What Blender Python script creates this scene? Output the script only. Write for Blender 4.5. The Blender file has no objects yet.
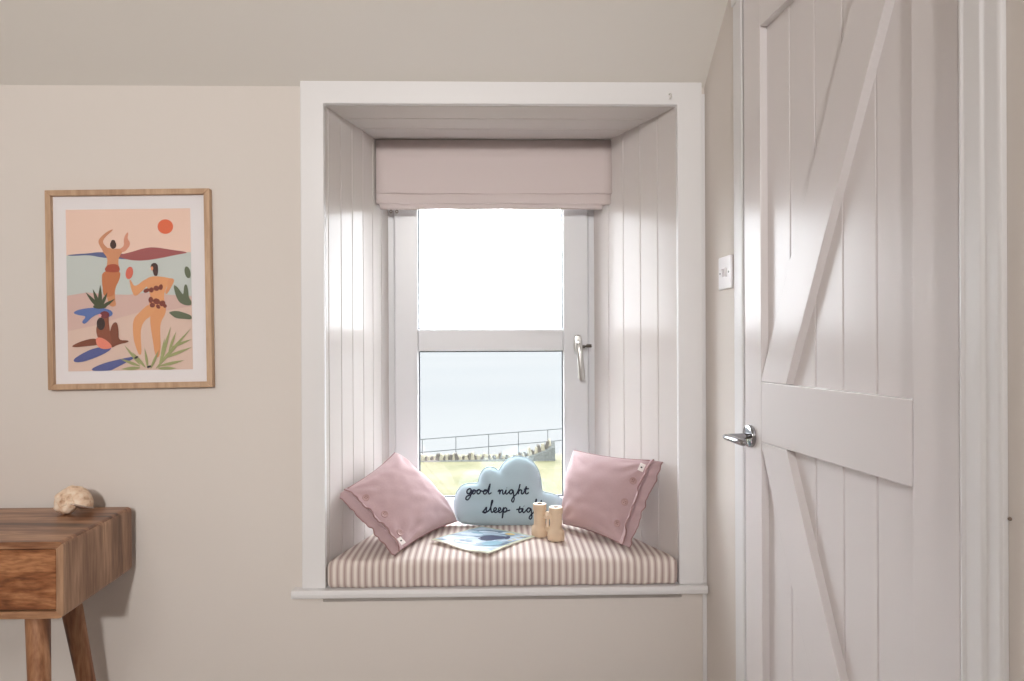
import bpy, bmesh, math, random
from mathutils import Vector, Matrix, noise
from mathutils.geometry import delaunay_2d_cdt
random.seed(7)
PI = math.pi
scene = bpy.context.scene
COL = scene.collection

# ------------------------------------------------------------------ helpers
def srgb(r, g, b):
    f = lambda c: (c/255/12.92) if c/255 <= .04045 else ((c/255+.055)/1.055)**2.4
    return (f(r), f(g), f(b), 1)

def link_mesh(name, bm, mats, parent=None, smooth=True, angle=35, loc=None, fix=True):
    if fix:
        bmesh.ops.recalc_face_normals(bm, faces=bm.faces)
    me = bpy.data.meshes.new(name)
    bm.to_mesh(me); bm.free()
    if not isinstance(mats, (list, tuple)): mats = [mats]
    for m in mats: me.materials.append(m)
    if smooth:
        me.shade_smooth()
        try: me.set_sharp_from_angle(angle=math.radians(angle))
        except Exception: pass
    o = bpy.data.objects.new(name, me)
    COL.objects.link(o)
    if parent is not None: o.parent = parent
    if loc is not None: o.location = loc
    return o

def empty(name, loc=(0, 0, 0), rot=(0, 0, 0)):
    o = bpy.data.objects.new(name, None)
    o.empty_display_size = .05
    COL.objects.link(o); o.location = loc; o.rotation_euler = rot
    return o

def tag(o, label, cat, group=None, kind=None):
    o['label'] = label; o['category'] = cat
    if group: o['group'] = group
    if kind: o['kind'] = kind
    return o

def struct(o, label=None, cat=None):
    o['kind'] = 'structure'
    if label: o['label'] = label
    if cat: o['category'] = cat
    return o

def bevel_mod(o, w=.003, seg=2, angle=30):
    m = o.modifiers.new('bevel', 'BEVEL'); m.width = w; m.segments = seg
    m.limit_method = 'ANGLE'; m.angle_limit = math.radians(angle); m.harden_normals = False
    return o

def box(bm, x0, x1, y0, y1, z0, z1, mi=0):
    vs = [bm.verts.new(p) for p in ((x0,y0,z0),(x1,y0,z0),(x1,y1,z0),(x0,y1,z0),(x0,y0,z1),(x1,y0,z1),(x1,y1,z1),(x0,y1,z1))]
    for f in ((0,3,2,1),(4,5,6,7),(0,1,5,4),(1,2,6,5),(2,3,7,6),(3,0,4,7)):
        fc = bm.faces.new([vs[i] for i in f]); fc.material_index = mi
    return vs

def prism(bm, pts, axis_vec, mi=0):
    """closed polygon pts (3d) extruded along axis_vec"""
    a = [bm.verts.new(p) for p in pts]; b = [bm.verts.new(Vector(p)+Vector(axis_vec)) for p in pts]
    n = len(pts)
    f = bm.faces.new(a); f.material_index = mi
    f = bm.faces.new(b[::-1]); f.material_index = mi
    for i in range(n):
        f = bm.faces.new((a[i], b[i], b[(i+1) % n], a[(i+1) % n])); f.material_index = mi

def lathe(bm, prof, n=32, M=None, mi=0, cap=True):
    M = M or Matrix()
    rings = []
    for r, z in prof:
        if r < 1e-6: rings.append([bm.verts.new(M @ Vector((0, 0, z)))])
        else: rings.append([bm.verts.new(M @ Vector((r*math.cos(2*PI*k/n), r*math.sin(2*PI*k/n), z))) for k in range(n)])
    for a, b in zip(rings, rings[1:]):
        for k in range(n):
            k2 = (k+1) % n
            if len(a) == 1 and len(b) == 1: continue
            if len(a) == 1: f = bm.faces.new((a[0], b[k], b[k2]))
            elif len(b) == 1: f = bm.faces.new((a[k], b[0], a[k2]))
            else: f = bm.faces.new((a[k], b[k], b[k2], a[k2]))
            f.material_index = mi
    if cap:
        for rg in (rings[0], rings[-1]):
            if len(rg) > 2:
                f = bm.faces.new(rg); f.material_index = mi

def tube(bm, pts, rad, n=8, mi=0, flat=None):
    """swept tube; rad number or list; flat = (normal vector, factor) squashes along the normal"""
    pts = [Vector(p) for p in pts]
    rads = rad if isinstance(rad, (list, tuple)) else [rad]*len(pts)
    rings = []; up = None
    for i, p in enumerate(pts):
        t = (pts[min(i+1, len(pts)-1)]-pts[max(i-1, 0)])
        if t.length < 1e-9: t = Vector((0, 0, 1))
        t.normalize()
        if up is None:
            up = Vector((0, 0, 1)) if abs(t.z) < .9 else Vector((1, 0, 0))
        u = (up - t*up.dot(t))
        if u.length < 1e-6: u = t.orthogonal()
        u.normalize(); v = t.cross(u); up = u
        ring = []
        for k in range(n):
            d = u*math.cos(2*PI*k/n)*rads[i] + v*math.sin(2*PI*k/n)*rads[i]
            if flat:
                nn = Vector(flat[0]).normalized(); d = d - nn*d.dot(nn)*(1-flat[1])
            ring.append(bm.verts.new(p+d))
        rings.append(ring)
    for a, b in zip(rings, rings[1:]):
        for k in range(n):
            f = bm.faces.new((a[k], a[(k+1) % n], b[(k+1) % n], b[k])); f.material_index = mi
    for rg in (rings[0], rings[-1]):
        f = bm.faces.new(rg); f.material_index = mi

def rounded_box(bm, hx, hy, hz, r, n=8, warp=None, mi=0, nx=None, ny=None, nz=None):
    """rounded box on a dense grid, optional warp(Vector)->Vector"""
    nx, ny, nz = nx or n, ny or n, nz or n
    def co(h, k):
        inner = max(h-r, 0); arr = []
        m = 4
        for i in range(m): arr.append(-h + (h-inner)*(1-math.cos(i/m*PI/2)))
        for i in range(k+1): arr.append(-inner + 2*inner*i/k)
        for i in range(m): arr.append(h - (h-inner)*(1-math.cos((m-1-i)/m*PI/2)))
        return arr
    X, Y, Z = co(hx, nx), co(hy, ny), co(hz, nz)
    cache = {}
    def V(x, y, z):
        key = (round(x, 6), round(y, 6), round(z, 6))
        if key not in cache:
            c = Vector((max(-hx+r, min(hx-r, x)), max(-hy+r, min(hy-r, y)), max(-hz+r, min(hz-r, z))))
            d = Vector((x, y, z))-c
            p = c + d.normalized()*r if d.length > 1e-9 else c
            if warp: p = warp(p)
            cache[key] = bm.verts.new(p)
        return cache[key]
    def quad(*q):
        vs = []
        for p in q:
            v = V(*p)
            if v not in vs: vs.append(v)
        if len(vs) > 2:
            try: f = bm.faces.new(vs); f.material_index = mi
            except ValueError: pass
    for i in range(len(X)-1):
        for j in range(len(Y)-1):
            for z in (Z[0], Z[-1]): quad((X[i], Y[j], z), (X[i+1], Y[j], z), (X[i+1], Y[j+1], z), (X[i], Y[j+1], z))
        for k in range(len(Z)-1):
            for y in (Y[0], Y[-1]): quad((X[i], y, Z[k]), (X[i+1], y, Z[k]), (X[i+1], y, Z[k+1]), (X[i], y, Z[k+1]))
    for j in range(len(Y)-1):
        for k in range(len(Z)-1):
            for x in (X[0], X[-1]): quad((x, Y[j], Z[k]), (x, Y[j+1], Z[k]), (x, Y[j+1], Z[k+1]), (x, Y[j], Z[k+1]))

# ------------------------------------------------------------------ materials
def mat(name, col, rough=.6, metal=0, spec=.5, sheen=0, bump=None, var=None, coord='Object', trans=0):
    m = bpy.data.materials.new(name); m.use_nodes = True
    nt = m.node_tree; b = nt.nodes['Principled BSDF']
    b.inputs['Base Color'].default_value = col
    b.inputs['Roughness'].default_value = rough
    b.inputs['Metallic'].default_value = metal
    b.inputs['Specular IOR Level'].default_value = spec
    if sheen: b.inputs['Sheen Weight'].default_value = sheen
    tc = nt.nodes.new('ShaderNodeTexCoord')
    if var:   # (scale, amount, stretch)
        mp = nt.nodes.new('ShaderNodeMapping'); mp.inputs['Scale'].default_value = var[2] if len(var) > 2 else (1, 1, 1)
        nz = nt.nodes.new('ShaderNodeTexNoise'); nz.inputs['Scale'].default_value = var[0]; nz.inputs['Detail'].default_value = 4
        mr = nt.nodes.new('ShaderNodeMapRange'); mr.inputs['To Min'].default_value = 1-var[1]; mr.inputs['To Max'].default_value = 1+var[1]
        hs = nt.nodes.new('ShaderNodeHueSaturation'); hs.inputs['Color'].default_value = col
        nt.links.new(tc.outputs[coord], mp.inputs['Vector']); nt.links.new(mp.outputs[0], nz.inputs['Vector'])
        nt.links.new(nz.outputs['Fac'], mr.inputs['Value']); nt.links.new(mr.outputs[0], hs.inputs['Value'])
        nt.links.new(hs.outputs[0], b.inputs['Base Color'])
    if bump:  # (scale, strength, distance, stretch)
        mp = nt.nodes.new('ShaderNodeMapping'); mp.inputs['Scale'].default_value = bump[3] if len(bump) > 3 else (1, 1, 1)
        nz = nt.nodes.new('ShaderNodeTexNoise'); nz.inputs['Scale'].default_value = bump[0]; nz.inputs['Detail'].default_value = 3
        bp = nt.nodes.new('ShaderNodeBump'); bp.inputs['Strength'].default_value = bump[1]; bp.inputs['Distance'].default_value = bump[2]
        nt.links.new(tc.outputs[coord], mp.inputs['Vector']); nt.links.new(mp.outputs[0], nz.inputs['Vector'])
        nt.links.new(nz.outputs['Fac'], bp.inputs['Height']); nt.links.new(bp.outputs[0], b.inputs['Normal'])
    return m

def ramp(nt, stops):
    r = nt.nodes.new('ShaderNodeValToRGB'); e = r.color_ramp.elements
    while len(e) < len(stops): e.new(.5)
    for i, (p, c) in enumerate(stops): e[i].position = p; e[i].color = c
    return r

def wood(name, dark, mid, light, stretch, scale=9, rough=.45, streak=.55):
    """procedural timber, grain runs along the axis whose stretch is smallest"""
    m = bpy.data.materials.new(name); m.use_nodes = True
    nt = m.node_tree; b = nt.nodes['Principled BSDF']; b.inputs['Roughness'].default_value = rough
    tc = nt.nodes.new('ShaderNodeTexCoord'); mp = nt.nodes.new('ShaderNodeMapping'); mp.inputs['Scale'].default_value = stretch
    n1 = nt.nodes.new('ShaderNodeTexNoise'); n1.inputs['Scale'].default_value = scale; n1.inputs['Detail'].default_value = 6; n1.inputs['Distortion'].default_value = 1.1
    n2 = nt.nodes.new('ShaderNodeTexNoise'); n2.inputs['Scale'].default_value = scale*7; n2.inputs['Detail'].default_value = 3
    n3 = nt.nodes.new('ShaderNodeTexNoise'); n3.inputs['Scale'].default_value = scale*.45; n3.inputs['Detail'].default_value = 2
    r1 = ramp(nt, [(.28, dark), (.45, mid), (.62, light), (.78, mid)])
    r2 = ramp(nt, [(.35, (.62, .55, .5, 1)), (.6, (1, 1, 1, 1))])
    r3 = ramp(nt, [(.36, (.45, .36, .32, 1)), (.5, (1, 1, 1, 1))])
    mx = nt.nodes.new('ShaderNodeMix'); mx.data_type = 'RGBA'; mx.blend_type = 'MULTIPLY'; mx.inputs[0].default_value = streak
    mx2 = nt.nodes.new('ShaderNodeMix'); mx2.data_type = 'RGBA'; mx2.blend_type = 'MULTIPLY'; mx2.inputs[0].default_value = streak
    L = nt.links.new
    L(tc.outputs['Object'], mp.inputs['Vector'])
    for n in (n1, n2, n3): L(mp.outputs[0], n.inputs['Vector'])
    L(n1.outputs['Fac'], r1.inputs[0]); L(n2.outputs['Fac'], r2.inputs[0]); L(n3.outputs['Fac'], r3.inputs[0])
    L(r1.outputs[0], mx.inputs[6]); L(r2.outputs[0], mx.inputs[7])
    L(mx.outputs[2], mx2.inputs[6]); L(r3.outputs[0], mx2.inputs[7]); L(mx2.outputs[2], b.inputs['Base Color'])
    bp = nt.nodes.new('ShaderNodeBump'); bp.inputs['Strength'].default_value = .15; bp.inputs['Distance'].default_value = .002
    L(n2.outputs['Fac'], bp.inputs['Height']); L(bp.outputs[0], b.inputs['Normal'])
    return m

M = {}
M['wall'] = mat('cream_wall_paint', srgb(224, 217, 211), .85, spec=.2, bump=(60, .08, .002), var=(1.5, .012))
M['ceil'] = mat('cream_ceiling_paint', srgb(225, 221, 215), .9, spec=.2, bump=(50, .08, .002))
M['floor'] = mat('grey_beige_carpet', srgb(196, 192, 188), .95, spec=.1, bump=(300, .4, .004), var=(200, .06))
M['satin'] = mat('satin_white_paint', srgb(234, 233, 234), .33, spec=.4, bump=(45, .05, .002, (1, 1, .15)))
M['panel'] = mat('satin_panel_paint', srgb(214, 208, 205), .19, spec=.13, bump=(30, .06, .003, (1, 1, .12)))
M['frame_white'] = mat('window_white_paint', srgb(220, 221, 224), .3, spec=.5)
M['gasket'] = mat('dark_rubber', srgb(70, 72, 78), .6)
M['chrome'] = mat('polished_chrome', srgb(165, 165, 168), .1, metal=1)
M['dull_metal'] = mat('dark_metal', srgb(95, 90, 85), .35, metal=1)
M['pale_metal'] = mat('white_metal', srgb(226, 224, 220), .25)
M['plastic'] = mat('white_plastic', srgb(235, 232, 234), .3)
M['grey_plastic'] = mat('grey_plastic', srgb(120, 118, 118), .5)
M['blind'] = mat('pink_blind_linen', srgb(213, 201, 199), .9, spec=.1, bump=(420, .25, .001, (1, 1, 3)), var=(300, .03, (1, 1, 3)))
M['pink'] = mat('dusty_pink_linen', srgb(191, 164, 166), .95, spec=.1, sheen=.25, bump=(420, .6, .0015), var=(180, .05))
M['pink_dark'] = mat('dusty_pink_seam', srgb(160, 128, 127), .95, spec=.1, var=(150, .05))
M['button'] = mat('pink_button', srgb(180, 148, 145), .45)
M['hole'] = mat('button_hole', srgb(110, 75, 72), .8)
M['label'] = mat('white_cotton_label', srgb(238, 232, 228), .9)
M['label_dot'] = mat('label_print', srgb(70, 66, 66), .8)
M['thread'] = mat('navy_thread', srgb(28, 36, 58), .8)
M['oak'] = wood('light_oak', srgb(176, 142, 112), srgb(194, 160, 130), srgb(206, 174, 144), (5, 5, .6), 6, .5, .2)
M['mount'] = mat('white_mount_card', srgb(240, 236, 238), .8)
M['birch'] = mat('pale_beech', srgb(218, 194, 166), .55, var=(14, .07, (6, 6, .8)))
M['birch_top'] = mat('pale_end_grain', srgb(240, 222, 202), .6)
M['dark'] = mat('dark_recess', srgb(60, 48, 42), .8)
M['cord'] = mat('grey_cord', srgb(120, 105, 95), .7)
M['desk_top'] = wood('mango_wood_top', srgb(88, 56, 38), srgb(150, 104, 74), srgb(186, 142, 108), (.6, 5, 5), 4, .34, .75)
M['desk_side'] = wood('mango_wood_side', srgb(100, 70, 50), srgb(166, 128, 100), srgb(202, 164, 132), (5, 5, .5), 4, .45, .6)
M['desk_front'] = wood('mango_wood_drawer', srgb(58, 32, 20), srgb(150, 94, 58), srgb(190, 134, 92), (1.6, 6, 7), 3.4, .42, .9)
M['desk_leg'] = wood('mango_wood_leg', srgb(96, 60, 40), srgb(162, 112, 78), srgb(192, 144, 106), (5, 5, .5), 5, .45, .65)

# striped ticking
def stripe_mat():
    m = bpy.data.materials.new('striped_ticking'); m.use_nodes = True
    nt = m.node_tree; b = nt.nodes['Principled BSDF']; b.inputs['Roughness'].default_value = .95; b.inputs['Specular IOR Level'].default_value = .1
    tc = nt.nodes.new('ShaderNodeTexCoord'); sp = nt.nodes.new('ShaderNodeSeparateXYZ')
    dv = nt.nodes.new('ShaderNodeMath'); dv.operation = 'DIVIDE'; dv.inputs[1].default_value = .0197
    fr = nt.nodes.new('ShaderNodeMath'); fr.operation = 'FRACT'
    r = ramp(nt, [(0, srgb(180, 160, 154)), (.08, srgb(188, 168, 162)), (.17, srgb(212, 197, 190)), (.24, srgb(205, 188, 181)), (.34, srgb(231, 221, 214)), (.52, srgb(237, 228, 221)), (.70, srgb(230, 219, 213)), (.78, srgb(200, 182, 175)), (.86, srgb(208, 191, 184)), (.95, srgb(180, 160, 154))])
    nz = nt.nodes.new('ShaderNodeTexNoise'); nz.inputs['Scale'].default_value = 350
    bp = nt.nodes.new('ShaderNodeBump'); bp.inputs['Strength'].default_value = .25; bp.inputs['Distance'].default_value = .001
    L = nt.links.new
    L(tc.outputs['Object'], sp.inputs[0]); L(sp.outputs['X'], dv.inputs[0]); L(dv.outputs[0], fr.inputs[0]); L(fr.outputs[0], r.inputs[0])
    L(r.outputs[0], b.inputs['Base Color']); L(tc.outputs['Object'], nz.inputs['Vector']); L(nz.outputs['Fac'], bp.inputs['Height']); L(bp.outputs[0], b.inputs['Normal'])
    return m
M['stripe'] = stripe_mat()

def knit_mat():
    m = bpy.data.materials.new('blue_knit'); m.use_nodes = True
    nt = m.node_tree; b = nt.nodes['Principled BSDF']; b.inputs['Roughness'].default_value = .95; b.inputs['Specular IOR Level'].default_value = .1
    b.inputs['Sheen Weight'].default_value = .2
    tc = nt.nodes.new('ShaderNodeTexCoord')
    w = nt.nodes.new('ShaderNodeTexWave'); w.bands_direction = 'Z'; w.inputs['Scale'].default_value = 90; w.inputs['Distortion'].default_value = 1.0; w.inputs['Detail'].default_value = 2
    r = ramp(nt, [(0, srgb(166, 188, 198)), (1, srgb(184, 203, 212))])
    bp = nt.nodes.new('ShaderNodeBump'); bp.inputs['Strength'].default_value = .3; bp.inputs['Distance'].default_value = .002
    L = nt.links.new
    L(tc.outputs['Object'], w.inputs['Vector']); L(w.outputs['Fac'], r.inputs[0]); L(r.outputs[0], b.inputs['Base Color'])
    L(w.outputs['Fac'], bp.inputs['Height']); L(bp.outputs[0], b.inputs['Normal'])
    return m
M['knit'] = knit_mat()

def glass_mat(name, gl=.05, rough=.0):
    m = bpy.data.materials.new(name); m.use_nodes = True
    nt = m.node_tree; nt.nodes.clear()
    out = nt.nodes.new('ShaderNodeOutputMaterial'); t = nt.nodes.new('ShaderNodeBsdfTransparent'); g = nt.nodes.new('ShaderNodeBsdfGlossy'); g.inputs['Roughness'].default_value = rough
    mx = nt.nodes.new('ShaderNodeMixShader'); mx.inputs[0].default_value = gl
    nt.links.new(t.outputs[0], mx.inputs[1]); nt.links.new(g.outputs[0], mx.inputs[2]); nt.links.new(mx.outputs[0], out.inputs[0])
    return m
M['glass'] = glass_mat('window_glass', .04)
M['glazing'] = glass_mat('picture_glazing', .02)

# ------------------------------------------------------------------ room shell
RP = Vector((.7012, -1.9959, 0)); RD = Vector((-.046, .9989, 0)).normalized(); RN = Vector((-RD.y, RD.x, 0))  # right wall: point, direction (away), normal into room
def rw(u, n, z): return RP + RD*u + RN*n + Vector((0, 0, z))
U0 = 1.9959/RD.y     # u of the corner with the window wall
KNEE = 1.942; BACK = -5.5; LEFT = -2.35
SL = math.radians(42); HZ = 2.5; HY = -(HZ-KNEE)/math.tan(SL)

ZS, ZT = .501, 1.886                     # seat level, soffit level
LX0, LX1 = -.491, -.3775                # left reveal at the room face and at the window
RX0, RX1 = .525, .345
WD = .42
# window wall with the splayed opening
bm = bmesh.new()
o_ = .012
fr = [(LX0-o_, ZS-.045), (RX0+o_, ZS-.045), (RX0+o_, ZT+o_), (LX0-o_, ZT+o_)]
bk = [(LX1-o_, .53), (RX1+o_, .53), (RX1+o_, ZT+o_), (LX1-o_, ZT+o_)]
out_f = [(LEFT-.2, -.1), (.66, -.1), (.66, 2.75), (LEFT-.2, 2.75)]
F = [bm.verts.new((x, 0, z)) for x, z in fr]; FO = [bm.verts.new((x, 0, z)) for x, z in out_f]
B = [bm.verts.new((x, WD+.08, z)) for x, z in bk]; BO = [bm.verts.new((x, WD+.08, z)) for x, z in out_f]
for i in range(4):
    j = (i+1) % 4
    bm.faces.new((FO[i], FO[j], F[j], F[i])); bm.faces.new((F[i], F[j], B[j], B[i])); bm.faces.new((B[i], B[j], BO[j], BO[i])); bm.faces.new((BO[i], BO[j], FO[j], FO[i]))
struct(link_mesh('wall_front', bm, M['wall'], smooth=False))

# right wall with the door opening
DU0, DU1, DH = .955, 1.684, 2.06
bm = bmesh.new()
def rwbox(bm, u0, u1, n0, n1, z0, z1):
    prism(bm, [rw(u0, n0, z0), rw(u1, n0, z0), rw(u1, n1, z0), rw(u0, n1, z0)], (0, 0, z1-z0))
UB = (BACK-.1+1.9959)/RD.y
rwbox(bm, UB, DU0, -.12, 0, 0, 2.7); rwbox(bm, DU1, U0+.05, -.12, 0, 0, 2.7); rwbox(bm, DU0, DU1, -.12, 0, DH, 2.7)
struct(link_mesh('wall_right', bm, M['wall'], smooth=False))
bm = bmesh.new(); box(bm, LEFT-.1, LEFT, BACK-.1, .01, 0, 2.7); struct(link_mesh('wall_left', bm, M['wall'], smooth=False))
bm = bmesh.new(); box(bm, LEFT-.1, 1.0, BACK-.1, BACK, 0, 2.7); struct(link_mesh('wall_back', bm, M['wall'], smooth=False))
bm = bmesh.new(); box(bm, LEFT-.1, 2.0, BACK-.1, .05, -.1, 0); struct(link_mesh('floor', bm, M['floor'], smooth=False))
# ceiling: slope above the knee wall and flat part behind
bm = bmesh.new()
prism(bm, [(LEFT-.1, .02, KNEE-.018), (LEFT-.1, HY, HZ), (LEFT-.1, BACK-.1, HZ), (LEFT-.1, BACK-.1, HZ+.15), (LEFT-.1, HY+.05, HZ+.15), (LEFT-.1, .3, KNEE+.15), (LEFT-.1, .3, KNEE-.018)], (3.2, 0, 0))
struct(link_mesh('ceiling', bm, M['ceil'], smooth=False))
# landing behind the door
bm = bmesh.new()
prism(bm, [rw(.3, -1.0, 0), rw(2.1, -1.0, 0), rw(2.1, -1.1, 0), rw(.3, -1.1, 0)], (0, 0, 2.4))
prism(bm, [rw(.3, -.12, 0), rw(.3, -1.0, 0), rw(.2, -1.0, 0), rw(.2, -.12, 0)], (0, 0, 2.4))
prism(bm, [rw(2.0, -.12, 0), rw(2.0, -1.0, 0), rw(2.1, -1.0, 0), rw(2.1, -.12, 0)], (0, 0, 2.4))
prism(bm, [rw(.2, -.12, 2.4), rw(2.1, -.12, 2.4), rw(2.1, -1.1, 2.4), rw(.2, -1.1, 2.4)], (0, 0, .1))
struct(link_mesh('wall_landing', bm, M['wall'], smooth=False))

# ------------------------------------------------------------------ window recess linings (tongue-and-groove boards)
def grooved(name, P0, P1, inward, z0, z1, grooves, thick=.009, gw=.0055, gd=.004):
    """vertical boards between P0 and P1 (xy); grooves = distances along"""
    P0, P1, n = Vector(P0), Vector(P1), Vector(inward).normalized()
    d = (P1-P0); Lh = d.length; d.normalize()
    prof = [(0, 0)]
    for g in grooves: prof += [(g-gw/2, 0), (g-gw*.12, -gd), (g+gw*.12, -gd), (g+gw/2, 0)]
    prof += [(Lh, 0), (Lh, -thick), (0, -thick)]
    bm = bmesh.new()
    prism(bm, [Vector((*(P0+d*a+n*b), z0)) for a, b in prof], (0, 0, z1-z0))
    bm.normal_update(); bmesh.ops.triangulate(bm, faces=[f for f in bm.faces if len(f.verts) > 4])
    return link_mesh(name, bm, M['panel'], smooth=False)
dl = Vector((LX1-LX0, WD)); kl = dl.length/WD
struct(grooved('wall_recess_left', (LX0, 0), (LX1, WD), (WD, -(LX1-LX0)), ZS-.01, ZT+.005, [y*kl for y in (.016, .0896, .160, .2320, .300, .365)]))
dr = Vector((RX1-RX0, WD)); kr = dr.length/WD
struct(grooved('wall_recess_right', (RX0, 0), (RX1, WD), (-WD, RX1-RX0), ZS-.01, ZT+.005, [y*kr for y in (.0814, .1647, .2512, .335)]))
bm = bmesh.new()   # soffit boards run left-right
prof = [(0, 0)]
for g in (.11, .21, .31): prof += [(g-.003, 0), (g, .004), (g+.003, 0)]
prof += [(WD, 0), (WD, .01), (0, .01)]
prism(bm, [(LX0-.01, y, ZT+z) for y, z in prof], (RX0-LX0+.02, 0, 0))
bm.normal_update(); bmesh.ops.triangulate(bm, faces=[f for f in bm.faces if len(f.verts) > 4])
struct(link_mesh('ceiling_recess', bm, M['panel'], smooth=False))

# architrave and sill
def trim(name, x0, x1, y0, y1, z0, z1, bw=.003):
    bm = bmesh.new(); box(bm, x0, x1, y0, y1, z0, z1)
    return struct(bevel_mod(link_mesh(name, bm, M['satin'], smooth=False), bw, 2))
bm = bmesh.new()
prism(bm, [(-.5575, 0, ZS), (-.5575, 0, 1.951), (.5965, 0, 1.951), (.5965, 0, ZS), (RX0-.0005, 0, ZS), (RX0-.0005, 0, ZT), (LX0+.0005, 0, ZT), (LX0+.0005, 0, ZS)], (0, -.02, 0))
bm.normal_update(); bmesh.ops.triangulate(bm, faces=[f for f in bm.faces if len(f.verts) > 4])
struct(bevel_mod(link_mesh('trim_1', bm, M['satin'], smooth=False), .003, 2))
bm = bmesh.new()
prism(bm, [(-.584, -.030, .476), (-.584, -.036, .480), (-.584, -.038, .490), (-.584, -.036, .500), (-.584, -.031, ZS), (-.584, 0, ZS), (-.584, 0, .476)], (1.1875, 0, 0))
a = [(LX0-.004, 0), (RX0+.004, 0), (RX1+.004, WD+.02), (LX1-.004, WD+.02)]
prism(bm, [(x, y, .476) for x, y in a], (0, 0, ZS-.476))
struct(bevel_mod(link_mesh('trim_2', bm, M['satin'], smooth=False), .002, 2))
trim('trim_3', .5975, .609, -.006, 0, 0, KNEE-.02, .001)     # scribe strip in the corner
# ------------------------------------------------------------------ the casement window
win = struct(empty('window_1', (0, WD, .53)))
def ring(bm, x0, x1, z0, z1, w, y0, y1):
    """w = (left, right, bottom, top)"""
    box(bm, x0, x0+w[0], y0, y1, z0, z1); box(bm, x1-w[1], x1, y0, y1, z0, z1)
    box(bm, x0+w[0], x1-w[1], y0, y1, z0, z0+w[2]); box(bm, x0+w[0], x1-w[1], y0, y1, z1-w[3], z1)
def wpart(name, bm, m, parent=win, bev=.003):
    o = link_mesh(name, bm, m, parent, smooth=False)
    o.location = (0, -WD, -.53) if parent is win else (0, 0, 0)
    if bev: bevel_mod(o, bev, 2)
    return o
bm = bmesh.new(); ring(bm, -.3865, .354, .53, 1.885, (.030, .030, .045, .05), WD, WD+.07); wpart('window_frame', bm, M['frame_white'])
SX0, SX1 = -.3555, .3225
bm = bmesh.new(); ring(bm, SX0, SX1, .577, 1.833, (.082, .0885, .081, .08), WD-.012, WD+.04)
sash = wpart('sash', bm, M['frame_white'], bev=.005)
bm = bmesh.new(); box(bm, SX0+.0815, SX1-.088, WD-.008, WD+.036, 1.1725, 1.2495); wpart('glazing_bar', bm, M['frame_white'], bev=.006)
GX0, GX1 = SX0+.082, SX1-.0885
for z0, z1 in ((.658, 1.1725), (1.2495, 1.753)):
    bm = bmesh.new(); box(bm, GX0-.004, GX1+.004, WD+.014, WD+.018, z0-.004, z1+.004); pn = wpart('pane', bm, M['glass'], bev=0)
    bm = bmesh.new(); ring(bm, GX0, GX1, z0, z1, (.004,)*4, WD+.008, WD+.0138); g = wpart('gasket', bm, M['gasket'], bev=0)
# handle with key
bm = bmesh.new()
def rose_warp(p): return Vector((p.x, p.y, p.z))
rounded_box(bm, .0155, .006, .035, .006, 3)
for v in bm.verts:     # round the ends of the plate
    e = max(0, (abs(v.co.z)-.020)/.015); v.co.x *= math.sqrt(max(.08, 1-e*e))
M['satin_chrome'] = mat('satin_chrome', srgb(205, 204, 202), .28, metal=1)
hp = link_mesh('handle', bm, M['satin_chrome'], win, loc=(.2845, -.018, 1.193-.53))
bm = bmesh.new()
lathe(bm, [(.0085, 0), (.0085, .03), (.0075, .036), (.0, .038)], 20, Matrix.Rotation(PI/2, 4, 'X'))
pts = [(0, -.026, .006), (.001, -.033, -.010), (.003, -.036, -.04), (.006, -.037, -.08), (.009, -.036, -.118), (.0095, -.0355, -.128)]
tube(bm, pts, [.009, .0115, .0112, .0108, .0118, .008], 14, flat=((0, 1, 0), .62))
link_mesh('lever', bm, M['satin_chrome'], hp, loc=(0, 0, .006))
bm = bmesh.new()
lathe(bm, [(.0, 0), (.0055, .001), (.0055, .016), (.003, .019), (.0022, .021), (.0022, .034), (.0, .035)], 14, Matrix.Translation((.009, -.012, -.010)) @ Matrix.Rotation(math.radians(70), 4, 'X') @ Matrix.Rotation(math.radians(38), 4, 'Y'))
rounded_box(bm, .009, .0015, .006, .0014, 2, warp=lambda p: p+Vector((.034, -.036, -.004)))
tube(bm, [(.018, -.032, -.006), (.034, -.036, -.004), (.044, -.036, -.006)], [.0035, .003, .0018], 8)
link_mesh('key', bm, M['dull_metal'], hp)

# ------------------------------------------------------------------ door casing and plank door
def casing(name, u0, u1, z0, z1, flip):
    prof = [(0, 0), (0, .014), (.006, .017), (.010, .014), (u1-u0-.030, .014), (u1-u0-.026, .010), (u1-u0-.004, .010), (u1-u0, .008), (u1-u0, 0)]
    if flip: prof = [(u1-u0-a, b) for a, b in prof]
    bm = bmesh.new(); prism(bm, [rw(u0+a, b, z0) for a, b in prof], (0, 0, z1-z0))
    return struct(bevel_mod(link_mesh(name, bm, M['satin'], smooth=False), .0015, 2, 20))
casing('trim_4', 1.690, 1.762, 0, DH+.07, False)
casing('trim_5', .884, .9525, 0, DH+.07, True)
bm = bmesh.new(); prism(bm, [rw(.884, 0, DH), rw(.884, .014, DH), rw(1.762, .014, DH), rw(1.762, 0, DH)], (0, 0, .07)); struct(bevel_mod(link_mesh('trim_6', bm, M['satin'], smooth=False), .002, 2))
bm = bmesh.new()   # jamb lining
rwbox(bm, .946, .958, -.12, .0, 0, DH+.005); rwbox(bm, 1.688, 1.70, -.12, .0, 0, DH+.005); rwbox(bm, .957, 1.689, -.12, .0, DH-.008, DH+.005)
struct(bevel_mod(link_mesh('trim_7', bm, M['satin'], smooth=False), .0015, 2))

PD = Vector((-.0923, .9957, 0)).normalized()
door = struct(empty('door_1', Vector((.605, -.3279, .01)), (0, 0, math.atan2(-PD.y, -PD.x))))   # x runs hinge-ward, -y out into the room... see below
DW = .6825
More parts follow.
